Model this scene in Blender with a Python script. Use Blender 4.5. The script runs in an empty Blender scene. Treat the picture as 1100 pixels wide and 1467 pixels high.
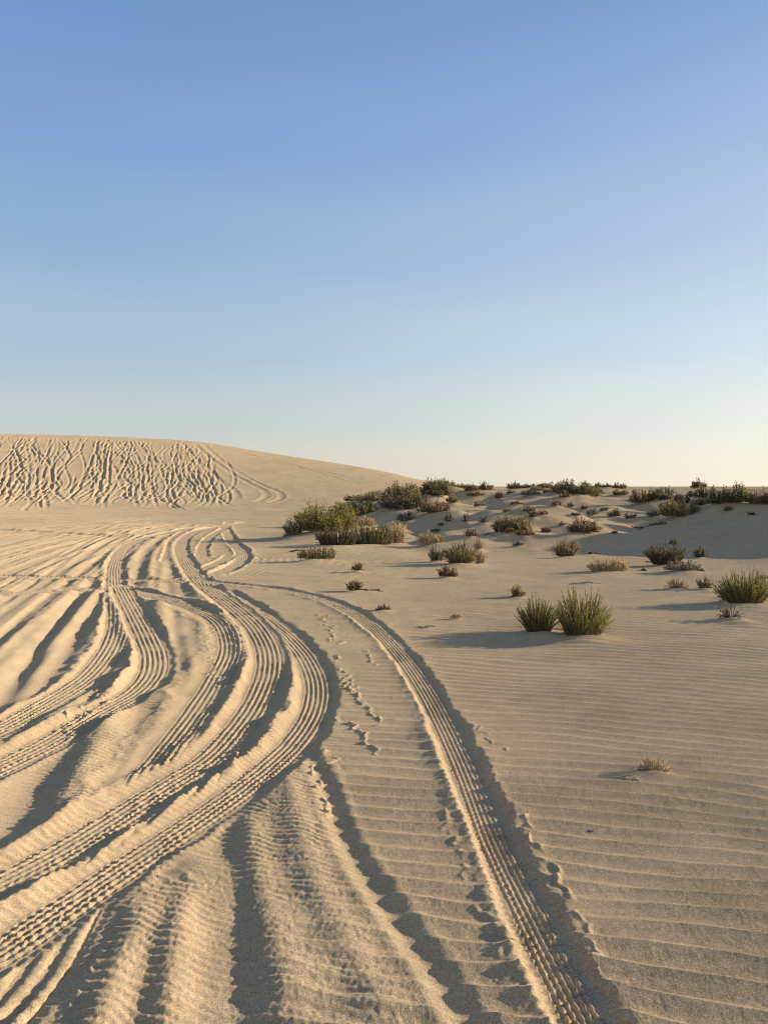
import bpy, math, random
import numpy as np

# ------------------------------------------------------------------ basics
C = bpy.context.scene.collection
FPX = 1067.0                       # focal length in pixels of the 1100 x 1467 photograph
PITCH = math.radians(1.96)
EYE = 1.6
SUN_EL, SUN_AZ = math.radians(17.0), math.radians(83.5)   # azimuth clockwise from the view direction

def _hash(ix, iy, seed):
    h = (ix.astype(np.int64) * 374761393 + iy.astype(np.int64) * 668265263 + seed * 144665) & 0xFFFFFFFF
    h = ((h ^ (h >> 13)) * 1274126177) & 0xFFFFFFFF
    h = h ^ (h >> 16)
    return (h & 0xFFFF).astype(np.float32) / 32767.5 - 1.0

def noise(x, y, seed=0):
    x = np.asarray(x, np.float32); y = np.asarray(y, np.float32)
    x, y = np.broadcast_arrays(x, y)
    fx = np.floor(x); fy = np.floor(y)
    tx = x - fx; ty = y - fy
    ix = fx.astype(np.int64); iy = fy.astype(np.int64)
    sx = tx * tx * tx * (tx * (tx * 6 - 15) + 10); sy = ty * ty * ty * (ty * (ty * 6 - 15) + 10)
    a = _hash(ix, iy, seed); b = _hash(ix + 1, iy, seed)
    c = _hash(ix, iy + 1, seed); d = _hash(ix + 1, iy + 1, seed)
    return (a + (b - a) * sx) * (1 - sy) + (c + (d - c) * sx) * sy

def fbm(x, y, seed=0, oct=3):
    s, a = 0.0, 1.0
    for k in range(oct):
        s = s + a * noise(x * 2.03 ** k, y * 2.03 ** k, seed + 17 * k); a *= 0.5
    return s

def sstep(a, b, x):
    t = np.clip((x - a) / (b - a), 0, 1)
    return t * t * (3 - 2 * t)

def catmull(P, n=14):
    P = np.asarray(P, float)
    Q = np.vstack([2 * P[0] - P[1], P, 2 * P[-1] - P[-2]])
    out = []
    for i in range(1, len(Q) - 2):
        p0, p1, p2, p3 = Q[i - 1], Q[i], Q[i + 1], Q[i + 2]
        t = [0.0]
        for a, b in ((p0, p1), (p1, p2), (p2, p3)):
            t.append(t[-1] + max(1e-6, np.linalg.norm(b - a)) ** 0.5)
        for k in range(n):
            u = t[1] + (t[2] - t[1]) * k / n
            A1 = (t[1] - u) / (t[1] - t[0]) * p0 + (u - t[0]) / (t[1] - t[0]) * p1
            A2 = (t[2] - u) / (t[2] - t[1]) * p1 + (u - t[1]) / (t[2] - t[1]) * p2
            A3 = (t[3] - u) / (t[3] - t[2]) * p2 + (u - t[2]) / (t[3] - t[2]) * p3
            B1 = (t[2] - u) / (t[2] - t[0]) * A1 + (u - t[0]) / (t[2] - t[0]) * A2
            B2 = (t[3] - u) / (t[3] - t[1]) * A2 + (u - t[1]) / (t[3] - t[1]) * A3
            out.append((t[2] - u) / (t[2] - t[1]) * B1 + (u - t[1]) / (t[2] - t[1]) * B2)
    out.append(P[-1])
    return np.array(out)

# ------------------------------------------------------------------ the lie of the land
DUNE_Y = 95.0
_cx = [-260, -150, -90]; _ch = [6.0, 7.9, 8.3]
for u, v in ((0, 622), (100, 624), (200, 628), (300, 635), (400, 650), (500, 666), (560, 677), (605, 688)):
    _cx.append((u - 550) / FPX * DUNE_Y); _ch.append(EYE + DUNE_Y * (697 - v) / FPX)
_cx += [14, 40, 300]; _ch += [1.55, 1.5, 1.5]
_cr = catmull(np.array([_cx, _ch]).T, 10)

def base(x, y):
    x = np.asarray(x, np.float32); y = np.asarray(y, np.float32)
    H = np.interp(x, _cr[:, 0], _cr[:, 1]).astype(np.float32)
    t = np.clip((y - 46) / (DUNE_Y - 46), 0, 1)
    S = 0.65 * t * t * (3 - 2 * t) + 0.35 * t * t
    S = np.where(t < 1, S, 1)
    dune = H * S
    far = np.clip(y - DUNE_Y, 0, None)
    dune = np.where(far > 0, H - (H - 1.5) * (1 - np.exp(-(far / 110) ** 1.3)) - 0.10 * (1 - np.exp(-far / 30)), dune)
    # hummocky rise with the shrubs
    m = sstep(-3.2, 3.5, x + 0.05 * (y - 25))
    rise = (1.28 * sstep(17, 44, y) + 0.25 * sstep(30, 60, y)) * m
    hum = (0.27 * noise(x / 4.2, y / 5.5, 3) + 0.26 * noise(x / 1.9, y / 2.6, 5) + 0.12 * noise(x / .8, y / 1.1, 6)) * m * sstep(14, 24, y) * (1 - 0.8 * sstep(44, 56, y))
    tilt = 0.085 * np.clip(x - 1.0, 0, 14) * sstep(15.5, 23, y) * (1 - sstep(38, 60, y))
    right = rise + hum + tilt
    right = np.where(right > 1.1, 0.95 + 0.36 * np.tanh((right - 0.95) / 0.36), right)
    k = 0.25
    h = np.clip(0.5 + 0.5 * (dune - right) / k, 0, 1)
    z = right + (dune - right) * h + k * h * (1 - h)
    z = z - k * 0.25 * (1 - sstep(0.0, 0.5, np.abs(dune - right)))
    # a low dune beyond the right edge of the view, shading the hollow
    z = z + 2.5 * np.exp(-((x - .515 * y - 5.2) / 3.0) ** 2 - ((y - 19.5) / 4.8) ** 2)
    z = z + 1.7 * np.exp(-((x - 29.0) / 4) ** 2 - ((y - 36) / 7.0) ** 2)
    z = z - 0.16 * np.exp(-((x - 6.5) / 4.0) ** 2 - ((y - 19) / 3.5) ** 2)
    near = sstep(4, 14, np.hypot(x, y))
    z = z + near * (0.045 * noise(x / 5, y / 5, 7) + 0.03 * noise(x / 2.1, y / 2.6, 9) * sstep(-2, 4, x)) * (1 - 0.5 * sstep(40, 60, y))
    z = z + 0.12 * noise(x / 14, y / 14, 11) * sstep(44, 60, y) * (y < 2000)
    for hx, hy, hr, hh in ((-1.0, 24, 2.0, .30), (1.3, 30, 2.2, .32), (2.6, 36, 2.2, .3), (9.5, 33, 2.2, .2), (14.5, 31, 3.0, .12)):
        z = z + hh * np.exp(-((x - hx) / hr) ** 2 - ((y - hy) / hr) ** 2)
    # soft hollow in front of the twin shrubs
    z = z - 0.06 * np.exp(-((x - 1.0) / 1.0) ** 2 - ((y - 7.75) / 0.5) ** 2)
    return z

def px_to_ground(uv, ymax=60.0):
    """Where the sight line through a photograph pixel first meets the land."""
    uv = np.atleast_2d(np.asarray(uv, float))
    a = (uv[:, 0] - 550) / FPX; b = (733.5 - uv[:, 1]) / FPX
    dx = a; dy = math.cos(PITCH) + b * math.sin(PITCH); dz = -math.sin(PITCH) + b * math.cos(PITCH)
    t = np.concatenate([np.geomspace(1.2, 25, 300), np.linspace(25.15, 110, 420)])
    X = dx[:, None] * t; Y = dy[:, None] * t; Z = EYE + dz[:, None] * t
    G = base(X, Y)
    D = Z - G
    D[Y > ymax] = 1e3
    below = D < 0
    hit = below.any(1); i = below.argmax(1); i = np.clip(i, 1, len(t) - 1)
    r = np.arange(len(uv))
    d0 = D[r, i - 1]; d1 = D[r, i]
    f = np.where(hit, d0 / (d0 - d1 + 1e-9), 0)
    th = t[i - 1] + f * (t[i] - t[i - 1])
    E = np.where(Y <= ymax, (G - EYE) / Y, -9); j = E.argmax(1)
    th = np.where(hit, th, t[j])
    return np.stack([dx * th, dy * th], 1)

# ------------------------------------------------------------------ plants: where they stand
# u, v(base), width, height (photo pixels), colour, habit, label
G1 = 'shrubs and tufts scattered over the sand hummocks'
PL = [
 (773, 913, 56, 47, 'green', 'spiky', 'smaller, narrower shrub of the green twin pair on open rippled sand'),
 (838, 920, 78, 57, 'green', 'spiky', 'larger, wider shrub of the green twin pair on open rippled sand'),
 (462, 772, 82, 48, 'green', 'bushy', 'tallest olive green shrub at the edge of the hummocks facing the wheel tracks'),
 (508, 747, 70, 27, 'green', 'bushy', 'rounded olive shrub just behind the tallest green shrub'),
 (419, 775, 27, 18, 'grey', 'spiky', 'small grey green tuft beside the tallest green shrub, on its track side'),
 (482, 785, 58, 25, 'dark', 'spiky', 'dark spiky shrub at the near foot of the tallest green shrub'),
 (534, 784, 64, 30, 'olive', 'spiky', 'dense olive shrub in the middle of the low row before the tallest shrub'),
 (568, 783, 30, 29, 'dry', 'spiky', 'yellowish spiky shrub ending the low row beside the tallest green shrub'),
 (524, 756, 28, 13, 'dry', 'spiky', 'small straw coloured tuft between the tallest shrub and the row before it'),
 (566, 759, 28, 8, 'dry', 'low', 'flat dry strip of brush just behind the yellowish spiky shrub'),
 (453, 806, 50, 19, 'olive', 'low', 'low isolated olive brown cushion shrub nearest the winding wheel tracks'),
 (506, 721, 26, 11, 'olive', 'low', 'low brownish shrub at the dune end of the long far row'),
 (535, 723, 52, 16, 'olive', 'low', 'low olive shrub in the middle of the long far row below the dune'),
 (574, 724, 54, 30, 'olive', 'bushy', 'upright olive bush rising behind the dark spreading bush'),
 (582, 737, 66, 27, 'dark', 'bushy', 'darkest broad bush of the spreading thicket near the dune shoulder'),
 (620, 739, 42, 19, 'brown', 'bushy', 'dark rusty brown bush trailing from the end of the broad dark bush'),
 (624, 718, 58, 29, 'dark', 'bushy', 'dark domed bush on a sand mound below the dune shoulder'),
 (647, 722, 18, 12, 'brown', 'bushy', 'small brown bush clinging to the flank of the dark domed bush'),
 (592, 703, 14, 10, 'brown', 'bushy', 'tiny brown bush behind the upright olive bush, under the dune slope'),
 (639, 699, 26, 10, 'olive', 'low', 'low olive bush peeping over the dark domed bush'),
 (662, 697, 26, 6, 'dark', 'low', 'thin dark strip of brush on the skyline beside the dune shoulder'),
 (581, 751, 28, 16, 'grey', 'twiggy', 'bare grey twiggy bush in front of the broad dark bush'),
 (642, 750, 14, 12, 'brown', 'twiggy', 'small brown twiggy tuft on bare sand past the rusty trailing bush'),
 (668, 751, 13, 14, 'grey', 'twiggy', 'sparse leaning twigs, a wispy tuft on the open shaded slope'),
 (687, 728, 18, 8, 'brown', 'low', 'flat brown tuft alone on pale sand beyond the wispy tuft'),
 (693, 751, 15, 9, 'grey', 'twiggy', 'small round grey tuft on the shaded slope beside the wispy tuft'),
 (619, 783, 36, 17, 'dry', 'spiky', 'pale straw coloured spiky shrub standing in bright sand by itself'),
 (626, 807, 22, 21, 'grey', 'spiky', 'dark grey green tuft joined to the side of the wide yellow olive shrub'),
 (660, 812, 48, 30, 'olive', 'spiky', 'wide yellow olive shrub with a red tuft standing before it'),
 (688, 810, 15, 16, 'dry', 'spiky', 'dry yellow tuft at the sunny side of the wide yellow olive shrub'),
 (686, 791, 16, 16, 'dry', 'twiggy', 'dry pale tuft just behind the wide yellow olive shrub'),
 (674, 771, 16, 11, 'brown', 'bushy', 'small dark brown tuft between the wispy tuft and the dry pale tuft'),
 (641, 829, 23, 17, 'red', 'bushy', 'reddish brown tuft on a little mound before the wide yellow olive shrub'),
 (512, 820, 18, 12, 'brown', 'twiggy', 'small brown tuft on a pale lump of sand below the long low row'),
 (508, 848, 22, 14, 'brown', 'spiky', 'dark brown tuft trailing a low tail, close to the farthest bend of the single track'),
 (529, 847, 26, 4, 'brown', 'litter', 'dark dead twigs trailing from the brown tuft by the single track'),
 (549, 877, 20, 9, 'brown', 'twiggy', 'tiny dark tuft with a sandy tail beside the single curving track'),
 (742, 858, 19, 15, 'olive', 'spiky', 'small lone spiky tuft standing behind the green twin pair'),
 (675, 707, 22, 12, 'brown', 'bushy', 'rusty brown bush of the pair on the saddle below the skyline'),
 (696, 704, 25, 11, 'olive', 'bushy', 'olive bush of the pair on the saddle below the skyline'),
 (682, 714, 28, 8, 'brown', 'low', 'low brown mat in front of the pair of bushes on the saddle'),
 (715, 717, 16, 11, 'red', 'twiggy', 'reddish twiggy tuft beside the brown mat on the saddle'),
 (732, 708, 12, 5, 'dark', 'low', 'tiny dark speck of brush beneath the first skyline bush'),
 (738, 697, 27, 11, 'dark', 'bushy', 'dark skyline bush at the dune end of the skyline thicket'),
 (761, 697, 26, 8, 'dark', 'low', 'low dark skyline bush beside the first skyline bush'),
 (783, 694, 31, 10, 'dark', 'bushy', 'tallest dark bush of the skyline thicket nearer the dune'),
 (806, 696, 22, 7, 'dark', 'low', 'low dark skyline bush behind the big olive mound bush'),
 (770, 706, 22, 9, 'brown', 'bushy', 'dull brown bush just below the skyline thicket'),
 (785, 709, 15, 9, 'brown', 'low', 'small brown mat touching the dune side of the big olive mound bush'),
 (803, 709, 24, 16, 'brown', 'bushy', 'brown shoulder bush grown into the big olive mound bush'),
 (830, 715, 64, 26, 'dark', 'bushy', 'big dark olive mound bush just under the skyline'),
 (853, 713, 14, 11, 'brown', 'bushy', 'rusty brown bush at the sunny end of the big olive mound bush'),
 (863, 697, 26, 8, 'dark', 'bushy', 'dark skyline bush past the big olive mound bush, first of two'),
 (887, 696, 22, 9, 'dark', 'bushy', 'dark skyline bush past the big olive mound bush, second of two'),
 (870, 701, 10, 4, 'red', 'low', 'tiny reddish tuft on pale sand under the two skyline bushes'),
 (890, 711, 22, 9, 'brown', 'bushy', 'brown tuft between the two skyline bushes and the grey brown thicket'),
 (861, 710, 9, 9, 'olive', 'twiggy', 'small olive sprig beside the rusty end of the big olive mound bush'),
 (922, 727, 42, 24, 'brown', 'bushy', 'grey brown bush, the broader end of the thicket on the shaded slope'),
 (949, 722, 34, 18, 'dark', 'bushy', 'dusky bush in the middle of the grey brown thicket'),
 (952, 711, 32, 12, 'grey', 'twiggy', 'faded twiggy bush behind the grey brown thicket'),
 (976, 746, 52, 23, 'olive', 'bushy', 'olive bush with pale sand at its foot below the red brown brush'),
 (978, 728, 26, 22, 'brown', 'bushy', 'brown upright bush between the grey brown thicket and the dark hillock'),
 (962, 733, 36, 12, 'red', 'low', 'red brown matted brush behind the olive bush with pale sand'),
 (1008, 727, 30, 13, 'red', 'low', 'red brown mat hanging under the dark hillock bush'),
 (1002, 700, 25, 13, 'dark', 'bushy', 'lone round dark bush alone on the skyline above the dark hillock'),
 (1008, 717, 40, 20, 'dark', 'bushy', 'dark bush at the dune end of the big hillock'),
 (1030, 730, 32, 28, 'dark', 'bushy', 'darkest and tallest bush in the middle of the big hillock'),
 (1058, 730, 44, 30, 'dark', 'bushy', 'dark olive bush on the sunward half of the big hillock'),
 (1092, 729, 36, 21, 'brown', 'bushy', 'brown bush ending the big hillock at the edge of view'),
 (797, 727, 15, 12, 'brown', 'bushy', 'round brown tuft below the big olive mound bush'),
 (810, 718, 16, 9, 'brown', 'bushy', 'brown tuft close under the big olive mound bush'),
 (818, 728, 10, 7, 'grey', 'twiggy', 'small grey tuft beside the round brown tuft'),
 (838, 731, 10, 7, 'red', 'twiggy', 'small reddish twig tuft in the middle of the shaded slope'),
 (849, 741, 18, 10, 'grey', 'twiggy', 'pale grey wispy tuft in the middle of the shaded slope'),
 (866, 734, 12, 7, 'dark', 'twiggy', 'little dark tuft of separate twigs above the pale grey wispy tuft'),
 (881, 743, 17, 11, 'dark', 'bushy', 'dark grey tuft below the grey brown thicket, standing apart'),
 (904, 745, 14, 9, 'grey', 'bushy', 'grey tuft at the near edge of the grey brown thicket'),
 (939, 742, 22, 11, 'grey', 'bushy', 'grey mat beside the olive bush with pale sand at its foot'),
 (724, 771, 28, 24, 'dark', 'bushy', 'dark half of the two tone bush in the hollow, shade put into its leaf colour'),  # one bush in two halves: its shaded and sunlit sides painted by leaf colour
 (743, 767, 34, 24, 'olive', 'bushy', 'olive half of the two tone bush in the hollow, sunlight put into its leaf colour'),
 (752, 772, 22, 9, 'brown', 'low', 'brown skirt of brush at the foot of the two tone bush'),
 (782, 765, 16, 8, 'red', 'twiggy', 'reddish bare twigs between the two tone bush and the domed rusty bush'),
 (838, 769, 40, 21, 'brown', 'bushy', 'domed rusty bush topped with dark debris in the shaded hollow'),
 (840, 751, 20, 5, 'dark', 'litter', 'dark dead twigs lying just above the domed rusty bush'),
 (812, 800, 36, 22, 'olive', 'spiky', 'compact olive shrub at the shade edge, alone below the domed rusty bush'),
 (874, 822, 56, 18, 'dry', 'spiky', 'wide low ginger shrub along the lit rim of the hollow'),
 (957, 813, 58, 29, 'dark', 'spiky', 'broad dark grey shrub lying in deep shade of the hollow'),
 (980, 822, 44, 15, 'grey', 'low', 'grey brown matted shrub at the near foot of the broad dark shrub'),
 (1004, 800, 18, 14, 'dark', 'spiky', 'small dark tuft beside the broad dark shrub in deep shade'),
 (971, 847, 32, 16, 'dry', 'sparse', 'pale sparse tuft, the paler of two standing below the dark shrub'),
 (1011, 848, 26, 19, 'olive', 'sparse', 'browner tuft of two sparse ones, nearer the big green shrub'),
 (1072, 871, 80, 42, 'green', 'spiky', 'big leafy green shrub cut by the edge of view above the dark sapling'),
 (1040, 866, 18, 24, 'grey', 'sparse', 'thin grey sprigs at the shaded side of the big leafy green shrub'),
 (1050, 892, 36, 24, 'dark', 'leafy', 'dark sapling with separate round leaves on a mound of brown litter'),
 (1072, 897, 30, 4, 'brown', 'litter', 'brown twig litter tailing away from the dark sapling'),
 (841, 838, 34, 5, 'grey', 'litter', 'grey dead twigs lying flat on lit sand behind the twin pair'),
 (742, 783, 15, 6, 'grey', 'sparse', 'tiny grey sprig on sand below the two tone bush'),
 (849, 795, 11, 4, 'dark', 'low', 'tiny dark clump on sand next to the compact olive shrub'),
 (930, 758, 36, 8, 'red', 'litter', 'reddish brown twig litter below the grey brown thicket'),
 (964, 781, 10, 6, 'dark', 'low', 'small black clump on the sand lip above the broad dark shrub'),
 (1043, 738, 13, 6, 'grey', 'sparse', 'little pale sprig on lit sand under the big hillock'),
 (1076, 739, 8, 3, 'dark', 'low', 'tiny dark clump on lit sand under the brown end of the hillock'),
 (938, 1113, 44, 20, 'dry', 'stub', 'withered yellow stubble tuft alone on near rippled sand'),
 (900, 1120, 24, 5, 'grey', 'litter', 'flattened grey twigs on the shaded side of the withered stubble tuft'),
 (653, 887, 16, 6, 'dry', 'sparse', 'tiny dry tuft on a low sand rise between the track and the twin pair'),
 (611, 900, 18, 4, 'dry', 'litter', 'few dry twigs in the sand close to the single track'),
 (725, 734, 12, 4, 'dark', 'low', 'first of the dark clumps in line along the shaded slope, by the flat brown tuft'),
 (740, 724, 18, 5, 'dark', 'low', 'dark flat clump below the dull brown skyline bush'),
 (757, 735, 20, 7, 'dark', 'low', 'dark matted clump above the two tone bush'),
 (763, 745, 13, 12, 'brown', 'twiggy', 'upright brown twigs directly behind the two tone bush'),
 (777, 739, 18, 5, 'brown', 'low', 'thin brown strip of brush beside the upright brown twigs'),
 (826, 740, 13, 5, 'dark', 'low', 'dark clump on the slope above the domed rusty bush'),
 (806, 754, 10, 4, 'dark', 'low', 'tiny dark clump between the reddish bare twigs and the domed bush'),
 (880, 765, 8, 3, 'dark', 'low', 'tiny dark clump beside the domed rusty bush on bare shade'),
 (632, 754, 7, 3, 'dark', 'low', 'tiny dark clump under the small brown twiggy tuft'),
 (624, 762, 12, 3, 'dark', 'low', 'tiny flat dark clump behind the pale straw coloured shrub'),
 (700, 770, 16, 4, 'dark', 'litter', 'dark twigs trailing from the small dark brown tuft'),
 (650, 723, 10, 4, 'dark', 'low', 'dark clump on pale sand under the dark domed bush'),
 (760, 712, 30, 10, 'grey', 'twiggy', 'hazy grey twiggy brush on the slope under the skyline thicket'),
 (612, 688, 9, 4, 'dark', 'low', 'two merged dark specks of brush on the dune shoulder skyline'),
 (428, 791, 18, 4, 'dark', 'litter', 'dark twigs lying in shade before the tallest green shrub'),
 (420, 769, 20, 4, 'dark', 'litter', 'dark dry twigs on the shaded slope behind the small grey green tuft'),
 (1094, 831, 16, 5, 'dark', 'low', 'dark mat at the edge of view behind the big leafy green shrub'),
]
pl_xy = px_to_ground([(p[0], p[1]) for p in PL], ymax=54)
MOUND = []
for p, (x, y) in zip(PL, pl_xy):
    w = p[2] * y / FPX; h = p[3] * y / FPX
    k = {'bushy': 0.26, 'spiky': 0.17, 'low': 0.35, 'litter': 0.5, 'twiggy': 0.3, 'sparse': 0.25, 'stub': 0.3, 'leafy': 0.28}[p[5]]
    MOUND.append((x, y, max(0.55 * w, 0.09), min(k * h, 0.35)))

def land(x, y):
    z = base(x, y)
    for mx, my, r, h in MOUND:
        z = z + h * np.exp(-((x - mx) ** 2 + ((y - my) / 0.9) ** 2) / (r * r))
    return z

RUT, TYR = 0.28, 0.43
# ------------------------------------------------------------------ ground mesh: one polar sheet, finer near the eye
rs = [0.25, 0.45, 0.65, 0.85, 1.05, 1.2, 1.32, 1.42]
while rs[-1] < 135:
    r = rs[-1]
    q = min(0.0014 * math.sqrt(max(r, 1.4) / 2), 0.0034) if r < 100 else 0.006
    rs.append(r * (1 + q))
while rs[-1] < 9000: rs.append(rs[-1] * 1.06)
rs = np.array(rs, np.float32)
AF = math.radians(36)
na_f = 1240
a_f = np.linspace(-AF, AF, na_f)
a_c = []
a = AF; st = a_f[1] - a_f[0]
while a < math.pi:
    st = min(st * 1.25, math.radians(4)); a += st
    if a < math.pi - 0.01: a_c.append(a)
a_c = np.array(a_c)
az = np.concatenate([-a_c[::-1], a_f, a_c]).astype(np.float64)
NR, NA = len(rs), len(az)
X = (rs[:, None] * np.sin(az)[None, :]).astype(np.float32)
Y = (rs[:, None] * np.cos(az)[None, :]).astype(np.float32)
Z0 = np.zeros_like(X)
for j in range(0, NR, 200):
    Z0[j:j + 200] = base(X[j:j + 200], Y[j:j + 200])
for mx, my, r, h in MOUND:
    R = math.hypot(mx, my); A = math.atan2(mx, my); e = 3 * r
    j0, j1 = np.searchsorted(rs, [R - e, R + e]); i0, i1 = np.searchsorted(az, [A - e / max(R - e, .5), A + e / max(R - e, .5)])
    s = np.s_[j0:j1, i0:i1]
    Z0[s] += h * np.exp(-((X[s] - mx) ** 2 + ((Y[s] - my) / 0.9) ** 2) / (r * r))
Z = Z0.copy()
JD = np.searchsorted(rs, 110)      # detail reaches this far
NEARP = np.hypot(X[:JD], Y[:JD])

BD = np.full(X.shape, 1e9, np.float32); BS = np.zeros_like(X); BG = np.ones_like(X)

def resample(P, k=0.03, lo=0.05, hi=0.6):
    """Points along a path, closer together near the eye."""
    out = [P[0]]
    for q in P[1:]:
        while True:
            d = q - out[-1]; L = math.hypot(*d)
            step = min(max(k * math.hypot(*out[-1]), lo), hi)
            if L < step: break
            out.append(out[-1] + d * (step / L))
    return np.array(out)

def raster(P, half):
    """Signed side distance and length along path P for the ground points within half of it."""
    s = 0.0; J = [NR, 0]; I = [NA, 0]
    for k in range(len(P) - 1):
        p, q = P[k], P[k + 1]
        d = q - p; L = math.hypot(*d)
        if L < 1e-6: continue
        r0, r1 = math.hypot(*p), math.hypot(*q)
        a0, a1 = math.atan2(p[0], p[1]), math.atan2(q[0], q[1])
        rm = min(r0, r1)
        e = half / max(rm, half * 1.05)
        e = math.asin(min(e, 1))
        j0, j1 = np.searchsorted(rs, [rm - half, max(r0, r1) + half])
        i0, i1 = np.searchsorted(az, [min(a0, a1) - e, max(a0, a1) + e])
        if j1 > j0 and i1 > i0:
            sl = np.s_[j0:j1, i0:i1]
            px = X[sl] - p[0]; py = Y[sl] - p[1]
            t = np.clip((px * d[0] + py * d[1]) / (L * L), 0, 1)
            ex = px - t * d[0]; ey = py - t * d[1]
            D = np.sqrt(ex * ex + ey * ey)
            m = D < BD[sl]
            BD[sl] = np.where(m, D, BD[sl])
            BS[sl] = np.where(m, s + t * L, BS[sl])
            BG[sl] = np.where(m, np.where(px * d[1] - py * d[0] >= 0, 1, -1), BG[sl])
            J = [min(J[0], j0), max(J[1], j1)]; I = [min(I[0], i0), max(I[1], i1)]
        s += L
    if J[1] <= J[0]: return None
    sl = np.s_[J[0]:J[1], I[0]:I[1]]
    D = np.minimum(BD[sl], half * 1.5) * BG[sl]; S = BS[sl].copy()
    BD[sl] = 1e9; BG[sl] = 1
    return sl, D, S, s

def px_path(uv, **k):
    w = px_to_ground(catmull(uv, 16), ymax=105)
    for _ in range(3):
        w[1:-1] = 0.25 * w[:-2] + 0.5 * w[1:-1] + 0.25 * w[2:]
    return resample(w, **k)

def rut(P, w=0.22, D=0.08, B=0.04, skew=0.0, rough=0.25, seed=1, fade=0.0, flat=2.0, vary=.35, clean=0.0):
    """A worn, wind-softened wheel rut."""
    r = raster(P, 4.2 * w)
    if r is None: return
    sl, d, s, L = r
    n = noise(s / (2.2 * w), np.sign(d) * 3.3 + seed, seed)
    n2 = noise(s / 1.7, seed * 3.1, seed + 5)
    ww = w * (1 + rough * n)
    q = np.abs(d) / ww
    am = (1 + vary * n2)
    if fade: am = am * sstep(0, fade, s) * (1 - sstep(L - fade, L, s))
    side = 1 + skew * np.sign(d)
    D = D * RUT; B = B * RUT
    dz = -D * np.exp(-q ** flat * 0.9) + B * side * (1 + 1.4 * vary * n) * np.exp(-((q - 1.75) / 0.62) ** 2)
    if clean: Z[sl] += (Z0[sl] - Z[sl]) * clean * np.exp(-(q / 1.5) ** 4) * np.minimum(am, 1)
    Z[sl] += dz * am

def tyre(P, w=0.14, D=0.045, B=0.03, wl=0.05, wr=0.16, Br=None, ribs=6, lug=0.006, rib=0.0048, seed=1, fade=0.0, teeth=0.012, off=0.0, crust=.22):
    """A fresh tyre print: ribbed and lugged bed between pushed-up edges; right = the + side."""
    Br = B if Br is None else Br
    D, B, Br = D * TYR, B * TYR, Br * TYR
    w0, w1 = w if isinstance(w, tuple) else (w, w)
    half = w1 + max(wl, wr) + 0.45
    r = raster(P, half)
    if r is None: return
    sl, d, s, L = r
    r_here = np.hypot(X[sl], Y[sl])
    w = np.interp(r_here, [2.6, 9], [w0, w1]).astype(np.float32)
    period = 0.044
    wob = 0.010 * noise(s / 0.22, seed + np.sign(d) * 2.0, seed) + 0.006 * noise(s / 0.06, np.sign(d) * 5.0 + seed, seed + 2)
    tri = np.abs(((s + 0.4 * np.abs(d)) / period) % 1.0 - 0.5) * 2
    lim = sstep(30, 10, r_here)
    edge = w + wob + teeth * (tri - 0.5) * lim
    ad = np.abs(d)
    lw = np.where(d < 0, wl, wr); bb = np.where(d < 0, B, Br)
    nb = noise(s / 0.16, np.sign(d) * 4 + seed, seed + 9); nb2 = noise(s / 0.05, d / 0.04 + seed, seed + 11)
    nb3 = noise(s / 0.7, np.sign(d) * 7 + seed, seed + 13)
    bb = bb * (1 + crust * nb + 0.30 * nb2 + 0.35 * nb3)
    lw = lw * (1 + 0.22 * nb + 0.15 * nb3)
    q = np.clip((ad - edge) / lw, 0, 1)
    wall = q * q * (3 - 2 * q)
    out = np.clip(ad - edge - lw, 0, None)
    fall = np.where(d < 0, 0.05, 0.05) * (1 + 0.5 * nb)
    prof = np.where(out > 0, bb * np.exp(-(out / fall) ** 1.5), -D + (D + bb) * wall)
    # tread, here and there filled by slipped sand
    inn_fill = 0.5 + 0.5 * sstep(-.4, .35, noise(s / .35, d / .12 + seed, seed + 21) + .35 * noise(s / .09, d / .05, seed + 22))
    u = d / w
    inn = (1 - sstep(0.85, 1.0, np.abs(u))) * inn_fill
    rb = np.cos(u * math.pi * ribs)
    prof = prof + inn * rib * np.sign(rb) * np.abs(rb) ** 0.6 * (1 + 0.4 * nb2)
    ph = (s / period + .5 * noise(s / .3, seed, seed + 31) + .35 * nb2 + np.where(np.abs(u) < 0.36, 1.2 * u, 0.5 + 0.8 * np.abs(u))) % 1.0
    blk = sstep(0.0, 0.12, ph) * (1 - sstep(0.45, 0.62, ph))
    prof = prof + inn * lim * lug * (blk - 0.45) * np.where(np.abs(u) < 0.3, 0.6, 1.0) * (1 + 0.6 * nb2)
    W = 1 - sstep(0.35, 1.0, q)
    am = 1.0
    if fade: am = sstep(0, fade, s) * (1 - sstep(L - fade, L, s))
    W = W * am
    Z[sl] = Z[sl] * (1 - W) + (Z0[sl] + off) * W + prof * am

random.seed(7); rng = np.random.default_rng(11)

# ---- old tracks over the dune face
def dune_paths():
    out = []
    for k in range(215):
        x0 = -46 + 35.2 * (k + rng.random()) / 215
        f = (x0 + 46) / 35.2
        yb = 53 + rng.normal(0, 2.0) + 3.5 * max(0, f - .7)
        yt = 92.5 + rng.normal(0, 1.2) if rng.random() < 0.72 else rng.uniform(70, 88)
        if f > 0.9: yt = rng.uniform(80, 92)
        slope = x0 / 56 + np.interp(f, [0, .4, .8, 1], [.20, .12, .0, -.08]) + rng.normal(0, 0.06)
        A = rng.uniform(0.05, 0.7); wl = rng.uniform(10, 34); ph = rng.uniform(0, 6.28)
        c = rng.uniform(0, 2.5) * (1 if rng.random() < .75 else -0.6)
        y = np.arange(yb, yt, 0.5)
        x = x0 + slope * (y - yb) + A * np.sin(y / wl * 6.28 + ph) - c * np.exp(-(y - yb) / 3.6) + 0.10 * np.sin(y / 3.4 + ph * 3)
        out.append(np.stack([x, y], 1))
    return out
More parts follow.
